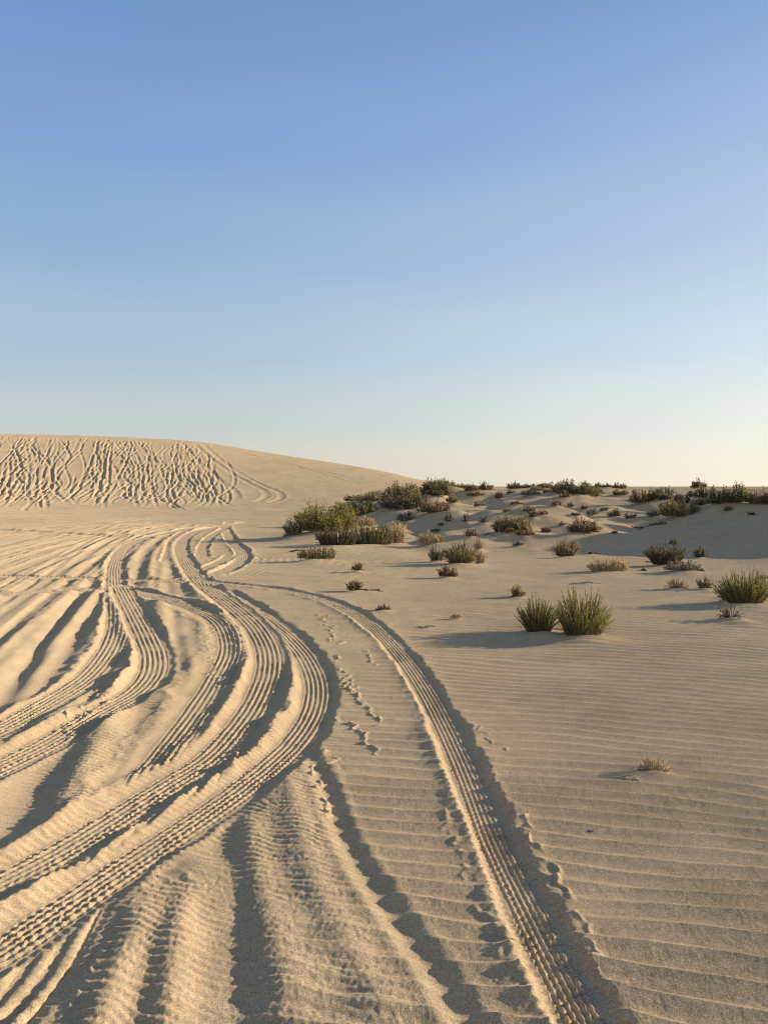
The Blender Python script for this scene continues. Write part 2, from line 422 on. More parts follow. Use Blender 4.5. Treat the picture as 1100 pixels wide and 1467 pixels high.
for k, P in enumerate(dune_paths()):
    rut(P, w=rng.uniform(0.09, 0.145), D=rng.uniform(0.07, 0.16), B=rng.uniform(0.05, 0.11), seed=k + 50, fade=5, rough=0.06, flat=2, vary=.15)
for uv in ([(292, 637), (318, 660), (350, 682), (380, 697), (401, 706), (403, 713), (385, 721)],
           [(280, 637), (300, 655), (335, 680), (360, 694), (378, 703), (382, 711), (365, 719)],
           [(262, 636), (290, 665), (318, 690), (338, 705), (340, 714)],
           [(306, 637), (350, 650), (400, 660), (450, 672), (490, 682), (540, 692)],
           [(318, 640), (360, 652), (410, 664), (455, 677), (495, 689)],
           [(500, 668), (530, 676), (556, 684), (575, 690)]):
    rut(px_path(uv, lo=.3), w=0.24, D=0.11, B=0.08, seed=int(uv[0][0]), rough=0.25)

# ---- churned flat between the dune foot and the winding tracks
for k in range(46):
    y0 = rng.uniform(24, 54); x0 = rng.uniform(-46, -16)
    L = rng.uniform(10, 34); h = rng.normal(0.22, 0.24); c = rng.normal(0, 0.012)
    t = np.linspace(0, L, 40)
    P = np.stack([x0 + t, y0 + h * t + c * t * t + 0.4 * np.sin(t / 4 + k)], 1)
    P = P[(P[:, 0] < -2.8 - 0.08 * (P[:, 1] - 25)) & (P[:, 1] < 56)]
    if len(P) > 6: rut(resample(P, lo=.25), w=rng.uniform(.18, .34), D=rng.uniform(.03, .085), B=rng.uniform(.025, .06), seed=k + 300, fade=2.0, rough=.4)

# ---- wind ripples
def ripples():
    for j in range(0, JD, 150):
        s = np.s_[j:min(j + 150, JD)]
        x, y = X[s], Y[s]; r = np.hypot(x, y)
        left = sstep(0.3, -0.9, x - 0.13 * (y - 3))            # the rutted side
        hum = sstep(14, 20, y) * sstep(-3, 2, x)
        warp = 0.55 * noise(x / 1.3, y / 0.7, 21) + 0.20 * noise(x / .55, y / .3, 22) + 1.6 * noise(x / 6, y / 4, 25)
        lam = 0.138
        ph = (y + 0.23 * x) / lam + 1.0 * warp + 0.07 * noise(x / .4, y / .3, 26)
        f = ph - np.floor(ph)
        fr = np.interp(r, [2.5, 4.5, 9], [.66, .60, .52]).astype(np.float32)
        saw = np.where(f < fr, (f / fr) ** 1.6, (1 - f) / (1 - fr))
        amp = np.interp(r, [2, 3, 6, 12], [.026, .0255, .0165, .009]).astype(np.float32) * np.clip(0.95 + 0.45 * noise(x / .8, y / .35, 23) + .12 * noise(x / .4, y / .2, 24), .3, 1.5) * (1 - 0.93 * left) * (1 - .6 * hum) * (1 - sstep(30, 45, y))
        # long, mostly straight secondary set
        ph2 = (y * 0.985 + 0.16 * x) / 0.052 + 0.6 * noise(x / .6, y / .25, 31) + 1.2 * noise(x / 3, y / 1.2, 32)
        s2 = 0.5 + 0.5 * np.cos(6.2832 * ph2)
        amp2 = (0.0014 + 0.0044 * left) * (0.6 + .6 * noise(x / .8, y / .6, 33)) * (1 - sstep(16, 26, y))
        fine = 0.0009 * noise(x / .035, y / .03, 41) + 0.0007 * noise(x / .012, y / .012, 43) * (r < 6) + 0.0007 * noise(x / .12, y / .05, 42)
        lump = 0.012 * fbm(x / .9, y / .5, 45, 2) * sstep(4, 10, r) + 0.03 * fbm(x / 2.2, y / 1.2, 47, 2) * sstep(20, 30, y) * (1 - sstep(50, 60, y) * .4)
        g = 0.03 * noise(x / 1.2, y / .5, 49) * hum
        Z[s] += saw * amp + s2 * amp2 + fine + lump + g
ripples()

# ---- old soft ruts on the near ground (photo pixel lines, near end first)
RUTS = [
 ([(-160, 1190), (-60, 1075), (20, 978), (80, 915), (130, 862), (162, 812), (182, 778)], 0.165, 0.105, 0.055),
 ([(-110, 1260), (0, 1120), (62, 1005), (105, 932), (140, 870), (160, 835), (180, 800)], 0.143, 0.116, 0.060),
 ([(-150, 1060), (-20, 935), (40, 882), (100, 832), (150, 795), (195, 768), (260, 750)], 0.154, 0.095, 0.050),
 ([(-120, 960), (-20, 888), (60, 830), (120, 796), (185, 766)], 0.165, 0.089, 0.050),
 ([(-100, 880), (-20, 835), (50, 806), (110, 785), (170, 763), (245, 748)], 0.143, 0.084, 0.050),
 ([(-100, 830), (-20, 801), (60, 780), (140, 762), (225, 747)], 0.143, 0.079, 0.050),
 ([(-80, 800), (0, 781), (80, 763), (180, 747)], 0.165, 0.074, 0.050),
 ([(-80, 775), (0, 765), (90, 753), (200, 742)], 0.165, 0.074, 0.050),
 ([(-140, 1010), (-40, 915), (20, 868), (90, 820), (150, 778), (190, 757)], 0.110, 0.053, 0.050),
 ([(110, 1345), (190, 1200), (235, 1125), (256, 1060), (259, 1000), (257, 950), (253, 900), (249, 850), (247, 800), (246, 765)], 0.138, 0.105, 0.055),
 ([(60, 1290), (110, 1200), (150, 1135), (180, 1080), (204, 1030), (215, 990), (212, 960)], 0.121, 0.089, 0.045),
 ([(-40, 1290), (20, 1180), (62, 1100), (100, 1040), (140, 990)], 0.121, 0.074, 0.045),
 ([(340, 1020), (305, 960), (283, 905), (270, 865), (262, 830)], 0.099, 0.063, 0.040),
 ([(225, 905), (205, 870), (195, 835), (205, 800), (225, 775), (275, 752)], 0.121, 0.053, 0.040),
 ([(352, 1560), (347, 1467), (340, 1370), (333, 1300), (327, 1240), (325, 1180), (330, 1120)], .15, .10, .015),
 ([(170, 1560), (182, 1467), (198, 1400), (212, 1340), (232, 1280), (250, 1235)], .085, .17, .0),
 ([(20, 1560), (75, 1467), (125, 1375), (180, 1290), (222, 1228)], .15, .09, .01),
 ([(262, 1560), (268, 1467), (272, 1390), (280, 1310), (288, 1240)], .10, .03, .0),
 ([(690, 1500), (660, 1455), (618, 1386), (570, 1321), (526, 1256), (490, 1194), (468, 1130), (450, 1092), (440, 1070)], .045, .05, .012),
 ([(-60, 1570), (0, 1480), (50, 1400), (105, 1325)], .14, .06, .04),
]
for k, (uv, w, D, B) in enumerate(RUTS):
    P = px_path(uv)
    if k < 9:                       # its fellow ruts, roughly alongside
        for q in range(5):
            off = (.42, -.45, .85, .21, -.24)[q] * rng.uniform(.8, 1.2)
            T = np.gradient(P, axis=0); T /= np.linalg.norm(T, axis=1, keepdims=True) + 1e-9
            t = np.linspace(0, 1, len(P))[:, None]
            Q = P + np.stack([T[:, 1], -T[:, 0]], 1) * off * (.7 + .5 * t)
            rut(resample(Q), w=w * rng.uniform(.6, .95), D=D * rng.uniform(.4, .85), B=B * .7, seed=k * 3 + q + 700, rough=.08, fade=1.0, vary=.12)
    g = 1 if k < 14 else 1.3
    rut(P, w=w, D=D * g, B=B * g, seed=k + 500, rough=.08, flat=2.2, vary=.12, clean=.6)
# lone soft ridges (old berms)
for k, (uv, w, h) in enumerate([
 ([(575, 1520), (555, 1464), (514, 1386), (464, 1296), (432, 1202), (418, 1133), (412, 1085)], .075, .038),
 ([(425, 1520), (413, 1461), (398, 1380), (380, 1305), (364, 1235), (358, 1175), (365, 1140)], .085, .055),
 ([(225, 1540), (236, 1467), (246, 1380), (258, 1300), (275, 1240)], .075, .07),
 ([(120, 1560), (148, 1467), (176, 1385), (205, 1310), (225, 1255)], .075, .065),
 ([(70, 1230), (105, 1160), (128, 1100), (150, 1050)], .10, .022),
 ([(225, 1010), (228, 960), (230, 900), (233, 850)], .13, .05)]):
    r = raster(px_path(uv), 4 * w)
    sl, d, s, L = r
    Z[sl] += (Z0[sl] - Z[sl]) * .45 * np.exp(-(d / (1.6 * w)) ** 2)
    n = noise(s / .2, k * 3.3, k + 70)
    rp = np.cos(6.283 * (s / .048 + .45 * noise(s / .2, d / .12, k + 40) + 1.2 * d / .1)) * (.6 + .6 * noise(s / .12, d / .06, k + 41))
    Z[sl] += .0028 * rp * np.exp(-(d / (2.2 * w)) ** 2) * sstep(9, 5, np.hypot(X[sl], Y[sl]))
    Z[sl] += .0016 * noise(s / .016, d / .014, k + 44) * np.exp(-(d / (2.5 * w)) ** 2) * sstep(7, 4, np.hypot(X[sl], Y[sl]))
    Z[sl] += .5 * h * (1 + .3 * n) * np.exp(-(d / (w * (1 + .25 * n))) ** 2) * sstep(0, .3, s) * (1 - sstep(L - .3, L, s))

# ---- fresh tyre prints, oldest first
fl = [(-260, 826), (-60, 829), (0, 829), (100, 827), (180, 833), (230, 834), (290, 832)]
TY = [
 # single pair of crossing lines and the small loop
 ([(-200, 852), (-60, 851), (0, 850), (60, 847), (110, 843), (182, 845), (225, 853), (284, 871), (320, 893), (331, 929), (316, 965), (284, 1016), (250, 1062), (218, 1105), (190, 1152), (160, 1195)][::-1], dict(w=(.11, .14), D=.05, B=.025, wl=.16, wr=.08, Br=.04)),
 ([(-200, 823), (0, 825), (123, 828), (204, 831), (266, 829), (311, 821), (334, 811), (347, 800), (345, 789), (333, 777), (326, 765), (322, 755), (330, 747)], dict(w=.15, D=.05, B=.04, wl=.06, wr=.12)),
 ([(240, 826), (290, 815), (320, 803), (334, 792)], dict(w=.12, D=.03, B=.03, wl=.06, wr=.1, fade=1.0)),
 ([(288, 800), (290, 785), (300, 770), (330, 753)], dict(w=.12, D=.03, B=.03, wl=.06, wr=.1, fade=1.0)),
 ([(240, 805), (244, 790), (248, 775), (262, 762), (310, 750)], dict(w=.13, D=.04, B=.04, wl=.06, wr=.12, fade=.5)),
 ([(-40, 1480), (0, 1445), (55, 1380), (110, 1288), (160, 1236), (197, 1200), (240, 1163), (275, 1130), (292, 1105)], dict(w=.12, D=.04, B=.03, wl=.06, wr=.10, lug=.004, rib=.014, ribs=3)),
 # farthest-left pair of winding lines
 ([(-200, 1160), (-60, 1062), (0, 1040), (73, 1001), (127, 967), (156, 933), (170, 900), (169, 867), (164, 834), (165, 809), (175, 787), (200, 773), (236, 764), (276, 756), (313, 753), (360, 748)], dict(w=(.11, .145), D=.055, B=.045, wl=.08, wr=.09, Br=.012)),
 ([(-200, 1195), (-60, 1122), (0, 1094), (73, 1059), (145, 1016), (196, 988), (218, 963), (221, 938), (211, 911), (196, 882), (182, 857), (172, 838)], dict(w=(.11, .145), D=.055, B=.045, wl=.08, wr=.09, Br=.012)),
 # the long winding pair
 ([(-160, 1440), (-60, 1385), (0, 1355), (82, 1301), (164, 1246), (245, 1193), (327, 1138), (388, 1092), (425, 1056), (449, 1018), (455, 980), (442, 944), (420, 917), (392, 893), (366, 874), (338, 856), (318, 845)], dict(w=(.095, .13), D=.058, B=.05, wl=.10, wr=.09, Br=.006, off=-.002)),
 ([(-160, 1335), (-60, 1288), (0, 1259), (82, 1217), (164, 1168), (245, 1117), (305, 1080), (346, 1035), (372, 995), (385, 958), (384, 929), (368, 898), (342, 873), (313, 851), (287, 831), (270, 809), (259, 787), (263, 773), (278, 762), (305, 756), (360, 747)], dict(w=(.10, .15), D=.06, B=.05, wl=.11, wr=.10, Br=.012)),
 # single long curve on the right
 ([(905, 1600), (868, 1520), (835, 1455), (755, 1300), (706, 1200), (666, 1100), (628, 1020), (602, 975), (574, 937), (544, 905), (512, 880), (478, 864), (436, 851), (392, 843), (345, 838), (290, 833), (230, 833), (180, 832)], dict(w=(.07, .105), D=.038, B=.03, wl=.05, wr=.065, Br=.014, lug=.0075, crust=.32)),
]
for k, (uv, kw) in enumerate(TY):
    tyre(px_path(uv, k=.018, lo=.03, hi=.4), seed=k * 7 + 3, **kw)

# ---- broken crust lines and loose crumbs beside the tracks
for k, (uv, w, h) in enumerate([
 ([(545, 1040), (520, 1010), (498, 985), (480, 965)], .025, .014),
 ([(540, 1082), (525, 1060), (505, 1042), (485, 1028)], .025, .016),
 ([(520, 1010), (505, 990), (490, 985)], .02, .012),
 ([(505, 985), (488, 955), (478, 940)], .03, .010),
 ([(470, 1168), (465, 1145), (455, 1115), (447, 1092)], .02, .018),
 ([(480, 1095), (470, 1085), (462, 1075)], .03, .012),
 ([(722, 1076), (700, 1058), (672, 1040)], .02, .008),
 ([(486, 922), (478, 905), (466, 890), (462, 878)], .05, .012),
 ([(540, 958), (530, 945), (525, 930)], .03, .010),
 ([(300, 930), (305, 910), (300, 890)], .05, .008),
 ([(100, 1020), (95, 1040), (97, 1055)], .03, .015),
 ([(130, 1020), (140, 1000), (150, 985)], .05, .018),
 ([(345, 1085), (360, 1075), (372, 1068)], .06, .03),
 ([(310, 940), (312, 960), (318, 985)], .06, .010),
 ([(735, 1395), (715, 1350), (690, 1300), (672, 1255), (655, 1215), (640, 1170)], .03, .007),
 ([(855, 1385), (835, 1335), (805, 1275), (770, 1215), (745, 1165)], .02, .012)]):
    r = raster(px_path(uv, k=.012, lo=.03), 5 * w)
    if r is None: continue
    sl, d, s, L = r
    wob = w * 1.3 * noise(s / .07, k, k + 7) + w * .8 * noise(s / .025, k, k + 8)
    n = noise(s / .05, d / .03, k + 90)
    Z[sl] += h * np.clip(.55 + .9 * n, 0, 1.5) * np.exp(-((d - wob) / (w * .55)) ** 2)

# ------------------------------------------------------------------ materials
def mat(name):
    m = bpy.data.materials.new(name); m.use_nodes = True
    nt = m.node_tree; nt.nodes.clear()
    o = nt.nodes.new('ShaderNodeOutputMaterial')
    return m, nt, o

def sand_material():
    m, nt, o = mat('sand')
    N = nt.nodes.new; L = nt.links.new
    tc = N('ShaderNodeTexCoord')
    b = N('ShaderNodeBsdfDiffuse'); b.inputs['Roughness'].default_value = 0.6
    def nz(scale, detail, rough=.55):
        n = N('ShaderNodeTexNoise'); n.inputs['Scale'].default_value = scale; n.inputs['Detail'].default_value = detail
        n.inputs['Roughness'].default_value = rough; L(tc.outputs['Object'], n.inputs['Vector']); return n
    big = nz(.35, 4); mid = nz(5, 4); grain = nz(210, 2, .85); grain2 = nz(80, 2, .8)
    r1 = N('ShaderNodeValToRGB'); r1.color_ramp.elements[0].position = .3; r1.color_ramp.elements[1].position = .7
    r1.color_ramp.elements[0].color = (.48, .338, .190, 1); r1.color_ramp.elements[1].color = (.525, .378, .219, 1)
    L(big.outputs['Fac'], r1.inputs['Fac'])
    def mul(col, nodeout, lo, hi, p0, p1):
        rr = N('ShaderNodeMapRange'); rr.inputs['From Min'].default_value = p0; rr.inputs['From Max'].default_value = p1
        rr.inputs['To Min'].default_value = lo; rr.inputs['To Max'].default_value = hi; L(nodeout, rr.inputs['Value'])
        mx = N('ShaderNodeMix'); mx.data_type = 'RGBA'; mx.blend_type = 'MULTIPLY'; mx.inputs['Factor'].default_value = 1
        L(col, mx.inputs['A']); L(rr.outputs['Result'], mx.inputs['B']); return mx.outputs['Result']
    c = mul(r1.outputs['Color'], mid.outputs['Fac'], .93, 1.06, .3, .7)
    c = mul(c, grain.outputs['Fac'], .52, 1.46, .3, .7)
    c = mul(c, grain2.outputs['Fac'], .86, 1.12, .3, .7)
    L(c, b.inputs['Color'])
    bu = N('ShaderNodeBump'); bu.inputs['Strength'].default_value = .6; bu.inputs['Distance'].default_value = .004
    ad = N('ShaderNodeMath'); ad.operation = 'ADD'; L(grain.outputs['Fac'], ad.inputs[0]); L(grain2.outputs['Fac'], ad.inputs[1])
    L(ad.outputs[0], bu.inputs['Height']); L(bu.outputs['Normal'], b.inputs['Normal'])
    L(b.outputs['BSDF'], o.inputs['Surface'])
    return m

def leaf_material(name, col, dry, dryfrac):
    m, nt, o = mat(name)
    N = nt.nodes.new; L = nt.links.new
    g = N('ShaderNodeNewGeometry')
    r = N('ShaderNodeValToRGB'); e = r.color_ramp.elements
    e[0].position = 0; e[0].color = (*[c * .55 for c in col], 1)
    e[1].position = 1 - dryfrac; e[1].color = (*[c * 1.35 for c in col], 1)
    e2 = r.color_ramp.elements.new(min(.999, 1 - dryfrac + .03)); e2.color = (*dry, 1)
    L(g.outputs['Random Per Island'], r.inputs['Fac'])
    p = N('ShaderNodeBsdfPrincipled'); p.inputs['Roughness'].default_value = .65
    p.inputs['Specular IOR Level'].default_value = .25
    t = N('ShaderNodeBsdfTranslucent'); mx = N('ShaderNodeMixShader'); mx.inputs['Fac'].default_value = .48
    L(r.outputs['Color'], p.inputs['Base Color']); L(r.outputs['Color'], t.inputs['Color'])
    L(p.outputs['BSDF'], mx.inputs[1]); L(t.outputs['BSDF'], mx.inputs[2]); L(mx.outputs['Shader'], o.inputs['Surface'])
    return m

def bark_material(name, c0, c1):
    m, nt, o = mat(name)
    N = nt.nodes.new; L = nt.links.new
    g = N('ShaderNodeNewGeometry'); r = N('ShaderNodeValToRGB')
    r.color_ramp.elements[0].color = (*c0, 1); r.color_ramp.elements[1].color = (*c1, 1)
    L(g.outputs['Random Per Island'], r.inputs['Fac'])
    p = N('ShaderNodeBsdfPrincipled'); p.inputs['Roughness'].default_value = .85
    L(r.outputs['Color'], p.inputs['Base Color']); L(p.outputs['BSDF'], o.inputs['Surface'])
    return m

SAND = sand_material()
LEAF = {
 'green': leaf_material('green_leaf', (.31, .26, .07), (.34, .265, .10), .08),
 'olive': leaf_material('olive_leaf', (.34, .265, .10), (.32, .25, .12), .15),
 'dark': leaf_material('dark_leaf', (.22, .18, .08), (.14, .10, .055), .12),
 'brown': leaf_material('brown_leaf', (.30, .20, .10), (.24, .15, .09), .2),
 'red': leaf_material('red_leaf', (.17, .09, .06), (.26, .17, .11), .2),
 'dry': leaf_material('dry_leaf', (.52, .41, .21), (.6, .36, .22), .3),
 'grey': leaf_material('grey_leaf', (.24, .21, .14), (.28, .23, .16), .2),
}
BARK = {k: bark_material(k + '_bark', a, b) for k, a, b in (
 ('green', (.07, .06, .03), (.16, .12, .06)), ('olive', (.09, .065, .035), (.2, .15, .08)), ('dark', (.05, .04, .025), (.10, .075, .05)),
 ('brown', (.09, .055, .035), (.16, .11, .07)), ('red', (.10, .055, .04), (.2, .12, .08)), ('dry', (.30, .22, .12), (.48, .37, .22)), ('grey', (.11, .09, .065), (.22, .18, .13)))}

# ------------------------------------------------------------------ ground objects
def grid_mesh(name, j0, j1, closed_center=False):
    nr = j1 - j0
    V = np.stack([X[j0:j1], Y[j0:j1], Z[j0:j1]], -1).reshape(-1, 3)
    i = np.arange(NA); i2 = (i + 1) % NA
    jj = np.arange(nr - 1)[:, None] * NA
    F = np.stack([jj + i[None], jj + NA + i[None], jj + NA + i2[None], jj + i2[None]], -1).reshape(-1, 4)
    return V, F

def mesh_from(name, V, F, m, smooth=False, parent=None, loc=None):
    me = bpy.data.meshes.new(name)
    V = np.ascontiguousarray(V, np.float32); F = np.ascontiguousarray(F, np.int32)
    n = F.shape[1]
    me.vertices.add(len(V)); me.vertices.foreach_set('co', V.ravel())
    me.loops.add(F.size); me.loops.foreach_set('vertex_index', F.ravel())
    me.polygons.add(len(F)); me.polygons.foreach_set('loop_start', np.arange(0, F.size, n, dtype=np.int32))
    me.update(calc_edges=True)
    me.polygons.foreach_set('use_smooth', np.full(len(F), smooth, dtype=bool))
    me.materials.append(m)
    o = bpy.data.objects.new(name, me); C.objects.link(o)
    if parent is not None: o.parent = parent
    if loc is not None: o.location = loc
    return o

V, F = grid_mesh('ground', 0, NR)
tip = len(V)
V = np.vstack([V, [[0, 0, float(Z[0].mean())]]])
i = np.arange(NA)
# centre fan as quads sharing the middle point
fan = np.stack([np.full(NA // 2, tip), (2 * np.arange(NA // 2)), (2 * np.arange(NA // 2) + 1), (2 * np.arange(NA // 2) + 2) % NA], -1)
F = np.vstack([F, fan[:, ::1]])
ground = mesh_from('ground', V, F, SAND, smooth=True)
ground['kind'] = 'structure'; ground['label'] = 'pale rippled desert sand with wheel tracks and a broad dune'

# ------------------------------------------------------------------ plants
def tubes(P, R):
    """Three-sided tapering tubes; P (n, k, 3), R (n, k)."""
    n, k, _ = P.shape
    T = np.gradient(P, axis=1); T /= np.linalg.norm(T, axis=2, keepdims=True) + 1e-9
    ref = np.where(np.abs(T[..., 2:3]) > .9, np.array([1., 0, 0]), np.array([0, 0, 1.]))
    A = np.cross(T, ref); A /= np.linalg.norm(A, axis=2, keepdims=True) + 1e-9
    B = np.cross(T, A)
    rings = [P + R[..., None] * (A * math.cos(q) + B * math.sin(q)) for q in (0, 2.094, 4.189)]
    V = np.stack(rings, 2).reshape(-1, 3)
    idx = np.arange(n * k * 3).reshape(n, k, 3)
    fs = []
    for c in range(3):
        d = (c + 1) % 3
        fs.append(np.stack([idx[:, :-1, c], idx[:, :-1, d], idx[:, 1:, d], idx[:, 1:, c]], -1).reshape(-1, 4))
    return V, np.vstack(fs)

def leaves(P, Dv, Lg, Wd, rng):
    n = len(P)
    Dv = Dv / (np.linalg.norm(Dv, axis=1, keepdims=True) + 1e-9)
    S = np.cross(Dv, rng.normal(size=(n, 3))); S /= np.linalg.norm(S, axis=1, keepdims=True) + 1e-9
    Nn = np.cross(Dv, S)
    m = P + Dv * (Lg * .45)[:, None] + Nn * (Lg * .06)[:, None]
    V = np.stack([P, m + S * (Wd * .5)[:, None], P + Dv * Lg[:, None], m - S * (Wd * .5)[:, None]], 1).reshape(-1, 3)
    return V, np.arange(4 * n).reshape(n, 4)

def unit(rng, n):
    v = rng.normal(size=(n, 3)); return v / np.linalg.norm(v, axis=1, keepdims=True)

def stem_curves(rng, n, w, dpt, h, spread, lean, k, jit, lumps, edge=.8):
    th = rng.uniform(0, 2 * np.pi, n); rho = rng.uniform(0, 1, n) ** .42
    ox, oy = rho * np.cos(th), rho * np.sin(th)
    root = np.stack([ox * w / 2 * spread, oy * dpt / 2 * spread, np.full(n, -.02 * h)], 1)
    lum = 1 + lumps * noise(ox * 1.6 * max(1, w / h * .7) + 5, oy * 2.2 + 3, int(rng.integers(1e6)))
    env = np.clip(1 - edge * rho ** 2, .05, 1) ** .6 * lum
    ht = h * env * rng.uniform(.55, 1.12, n)
    tip = np.stack([ox * w / 2 * (spread + (1 - spread) * lean), oy * dpt / 2 * (spread + (1 - spread) * lean), ht], 1)
    tip += rng.normal(size=(n, 3)) * jit * h * np.array([1, 1, .2])
    mid = root * .6 + tip * .4; mid[:, 2] = ht * rng.uniform(.5, .66, n)
    t = np.linspace(0, 1, k)[None, :, None]
    P = root[:, None] * (1 - t) ** 2 + 2 * mid[:, None] * t * (1 - t) + tip[:, None] * t ** 2
    P[:, 1:-1] += rng.normal(size=(n, k - 2, 3)) * jit * .12 * h
    return P

HAB = {  # stems density, spread, lean, jitter, lumps, leaves: coverage, from t, size, upsweep
 'spiky': dict(st=1.5, spread=.58, lean=1.05, jit=.07, lump=.26, cov=5.0, t0=.08, ls=1.0, up=1.5),
 'bushy': dict(st=.7, spread=.85, lean=1.0, jit=.09, lump=.34, cov=7.0, t0=.05, ls=1.0, up=.35),
 'low': dict(st=.7, spread=.88, lean=1.0, jit=.08, lump=.25, cov=5.0, t0=.05, ls=1.0, up=.4),
 'twiggy': dict(st=1.1, spread=.4, lean=1.0, jit=.10, lump=.2, cov=1.4, t0=.3, ls=.9, up=.8),
 'sparse': dict(st=1.0, spread=.35, lean=1.0, jit=.07, lump=.2, cov=1.6, t0=.3, ls=.8, up=1.2),
 'stub': dict(st=1.4, spread=.8, lean=1.0, jit=.10, lump=.3, cov=2.4, t0=.1, ls=.9, up=1.0),
 'leafy': dict(st=.35, spread=.3, lean=1.0, jit=.10, lump=.2, cov=1.2, t0=.35, ls=1.9, up=.3),
}
NAMES = {'spiky': 'spiky_shrub', 'bushy': 'desert_shrub', 'low': 'cushion_shrub', 'twiggy': 'twiggy_tuft', 'sparse': 'sparse_tuft', 'stub': 'stubble_tuft', 'leafy': 'sapling', 'litter': 'dead_twigs'}
CATS = {'spiky': 'shrub', 'bushy': 'shrub', 'low': 'shrub', 'twiggy': 'tuft', 'sparse': 'tuft', 'stub': 'tuft', 'leafy': 'sapling', 'litter': 'twigs'}

def tag(o, label, cat, group=None):
    o['label'] = label; o['category'] = cat
    if group: o['group'] = group

def make_plant(p, x, y, seed):
    u, v, wp, hp, colour, habit, label = p
    rg = np.random.default_rng(seed)
    w = wp * y / FPX * ((1.25 if v > 735 else 1.08) if habit in ('bushy', 'low') else 1.17); h = hp * y / FPX * (.84 if v < 735 else .9 if v < 790 and u < 640 else 1.0)
    px = y / 744.0
    z = float(land(np.array([x]), np.array([y]))[0])
    name = NAMES[habit]
    if habit == 'litter':
        n = 14
        c = rg.uniform(-.5, .5, (n, 2)) * np.array([w, max(.25 * w, .08)])
        a = rg.normal(0, .4, n) + np.where(rg.random(n) < .5, 0, np.pi); L = rg.uniform(.15, .5, n) * max(w, .2)
        k = 5; t = np.linspace(-.5, .5, k)[None, :]
        P = np.zeros((n, k, 3))
        P[..., 0] = c[:, :1] + np.cos(a)[:, None] * L[:, None] * t; P[..., 1] = c[:, 1:] + np.sin(a)[:, None] * L[:, None] * t
        P[:, 1:-1, :2] += rg.normal(size=(n, k - 2, 2)) * .02 * w
        gz = land(P[..., 0] + x, P[..., 1] + y) - z
        P[..., 2] = gz + rg.uniform(.004, h * .6, n)[:, None] * (1 + t) * rg.uniform(.3, 1, (n, 1))
        Rr = np.full((n, k), max(.004, .55 * px)) * np.linspace(1.1, .5, k)[None] * rg.uniform(.6, 1.3, (n, 1))
        V, F = tubes(P, Rr)
        o = mesh_from(name, V, F, BARK[colour], loc=(x, y, z))
        tag(o, label, 'twigs', G1); return
    H = HAB[habit]
    dpt = min(w * .8, max(1.3 * h, .5 * w))
    root = bpy.data.objects.new(name, None); C.objects.link(root); root.location = (x, y + dpt * .25, z)
    tag(root, label, CATS[habit], G1)
    z2 = float(land(np.array([x]), np.array([y + dpt * .25]))[0]); root.location.z = z2
    ll = max(.026, 2.6 * px) * H['ls']; lw = max(.006, .95 * px) * (1.0 if habit != 'leafy' else 2.2)
    if habit == 'spiky': ll = max(.026, 2.4 * px); lw = max(.0042, .7 * px)
    ns = int(np.clip(H['st'] * w * 3.0 / max(.012, 1.0 * px), 14, 420))
    spread = H['spread'] if w < 2.5 * h else max(H['spread'], 1 - .8 * h / w)
    P = stem_curves(rg, ns, w * .95, dpt, h, spread, H['lean'], 6, H['jit'], H['lump'], .62 if habit == 'spiky' else .88)
    rt = np.linspace(0, 1, 6)[None, :, None]          # woody base branches spreading along the sand
    an = rg.uniform(0, 6.28) + np.arange(7) * .9
    rim = np.stack([np.cos(an) * w * .46, np.sin(an) * dpt * .42, np.full(7, .10 * h)], 1)[:, None]
    Pb = rim * rt; Pb[..., 2] += .02 * h + rg.normal(0, .012 * h, (7, 6))
    P = np.concatenate([P, Pb]); ns += 7
    r0 = max(.0028, .42 * px) * (1.3 if habit in ('twiggy', 'sparse', 'stub') else 1)
    Rr = r0 * np.linspace(1.2, .35, 6)[None] * rg.uniform(.7, 1.3, (ns, 1))
    V, F = tubes(P, Rr)
    mesh_from('stems', V, F, BARK[colour], parent=root)
    nl = int(np.clip(H['cov'] * w * h / (ll * lw), 60, 16000))
    s = rg.integers(0, ns, nl); t = H['t0'] + (1 - H['t0']) * rg.random(nl) ** .85
    f = t * 4.999; i = f.astype(int); fr = (f - i)[:, None]
    pos = P[s, i] * (1 - fr) + P[s, i + 1] * fr; tan = P[s, i + 1] - P[s, i]
    tan /= np.linalg.norm(tan, axis=1, keepdims=True) + 1e-9
    if habit in ('bushy', 'low'): pos = pos + unit(rg, nl) * (rg.random(nl) ** .5 * .13 * h)[:, None]
    pos[:, 2] = np.maximum(pos[:, 2], .02 * h)
    V, F = leaves(pos, tan * H['up'] + unit(rg, nl), ll * rg.uniform(.6, 1.3, nl), lw * rg.uniform(.7, 1.3, nl), rg)
    mesh_from('foliage', V, F, LEAF[colour], parent=root)

for k, (p, (x, y)) in enumerate(zip(PL, pl_xy)):
    make_plant(p, float(x), float(y), 1000 + k)

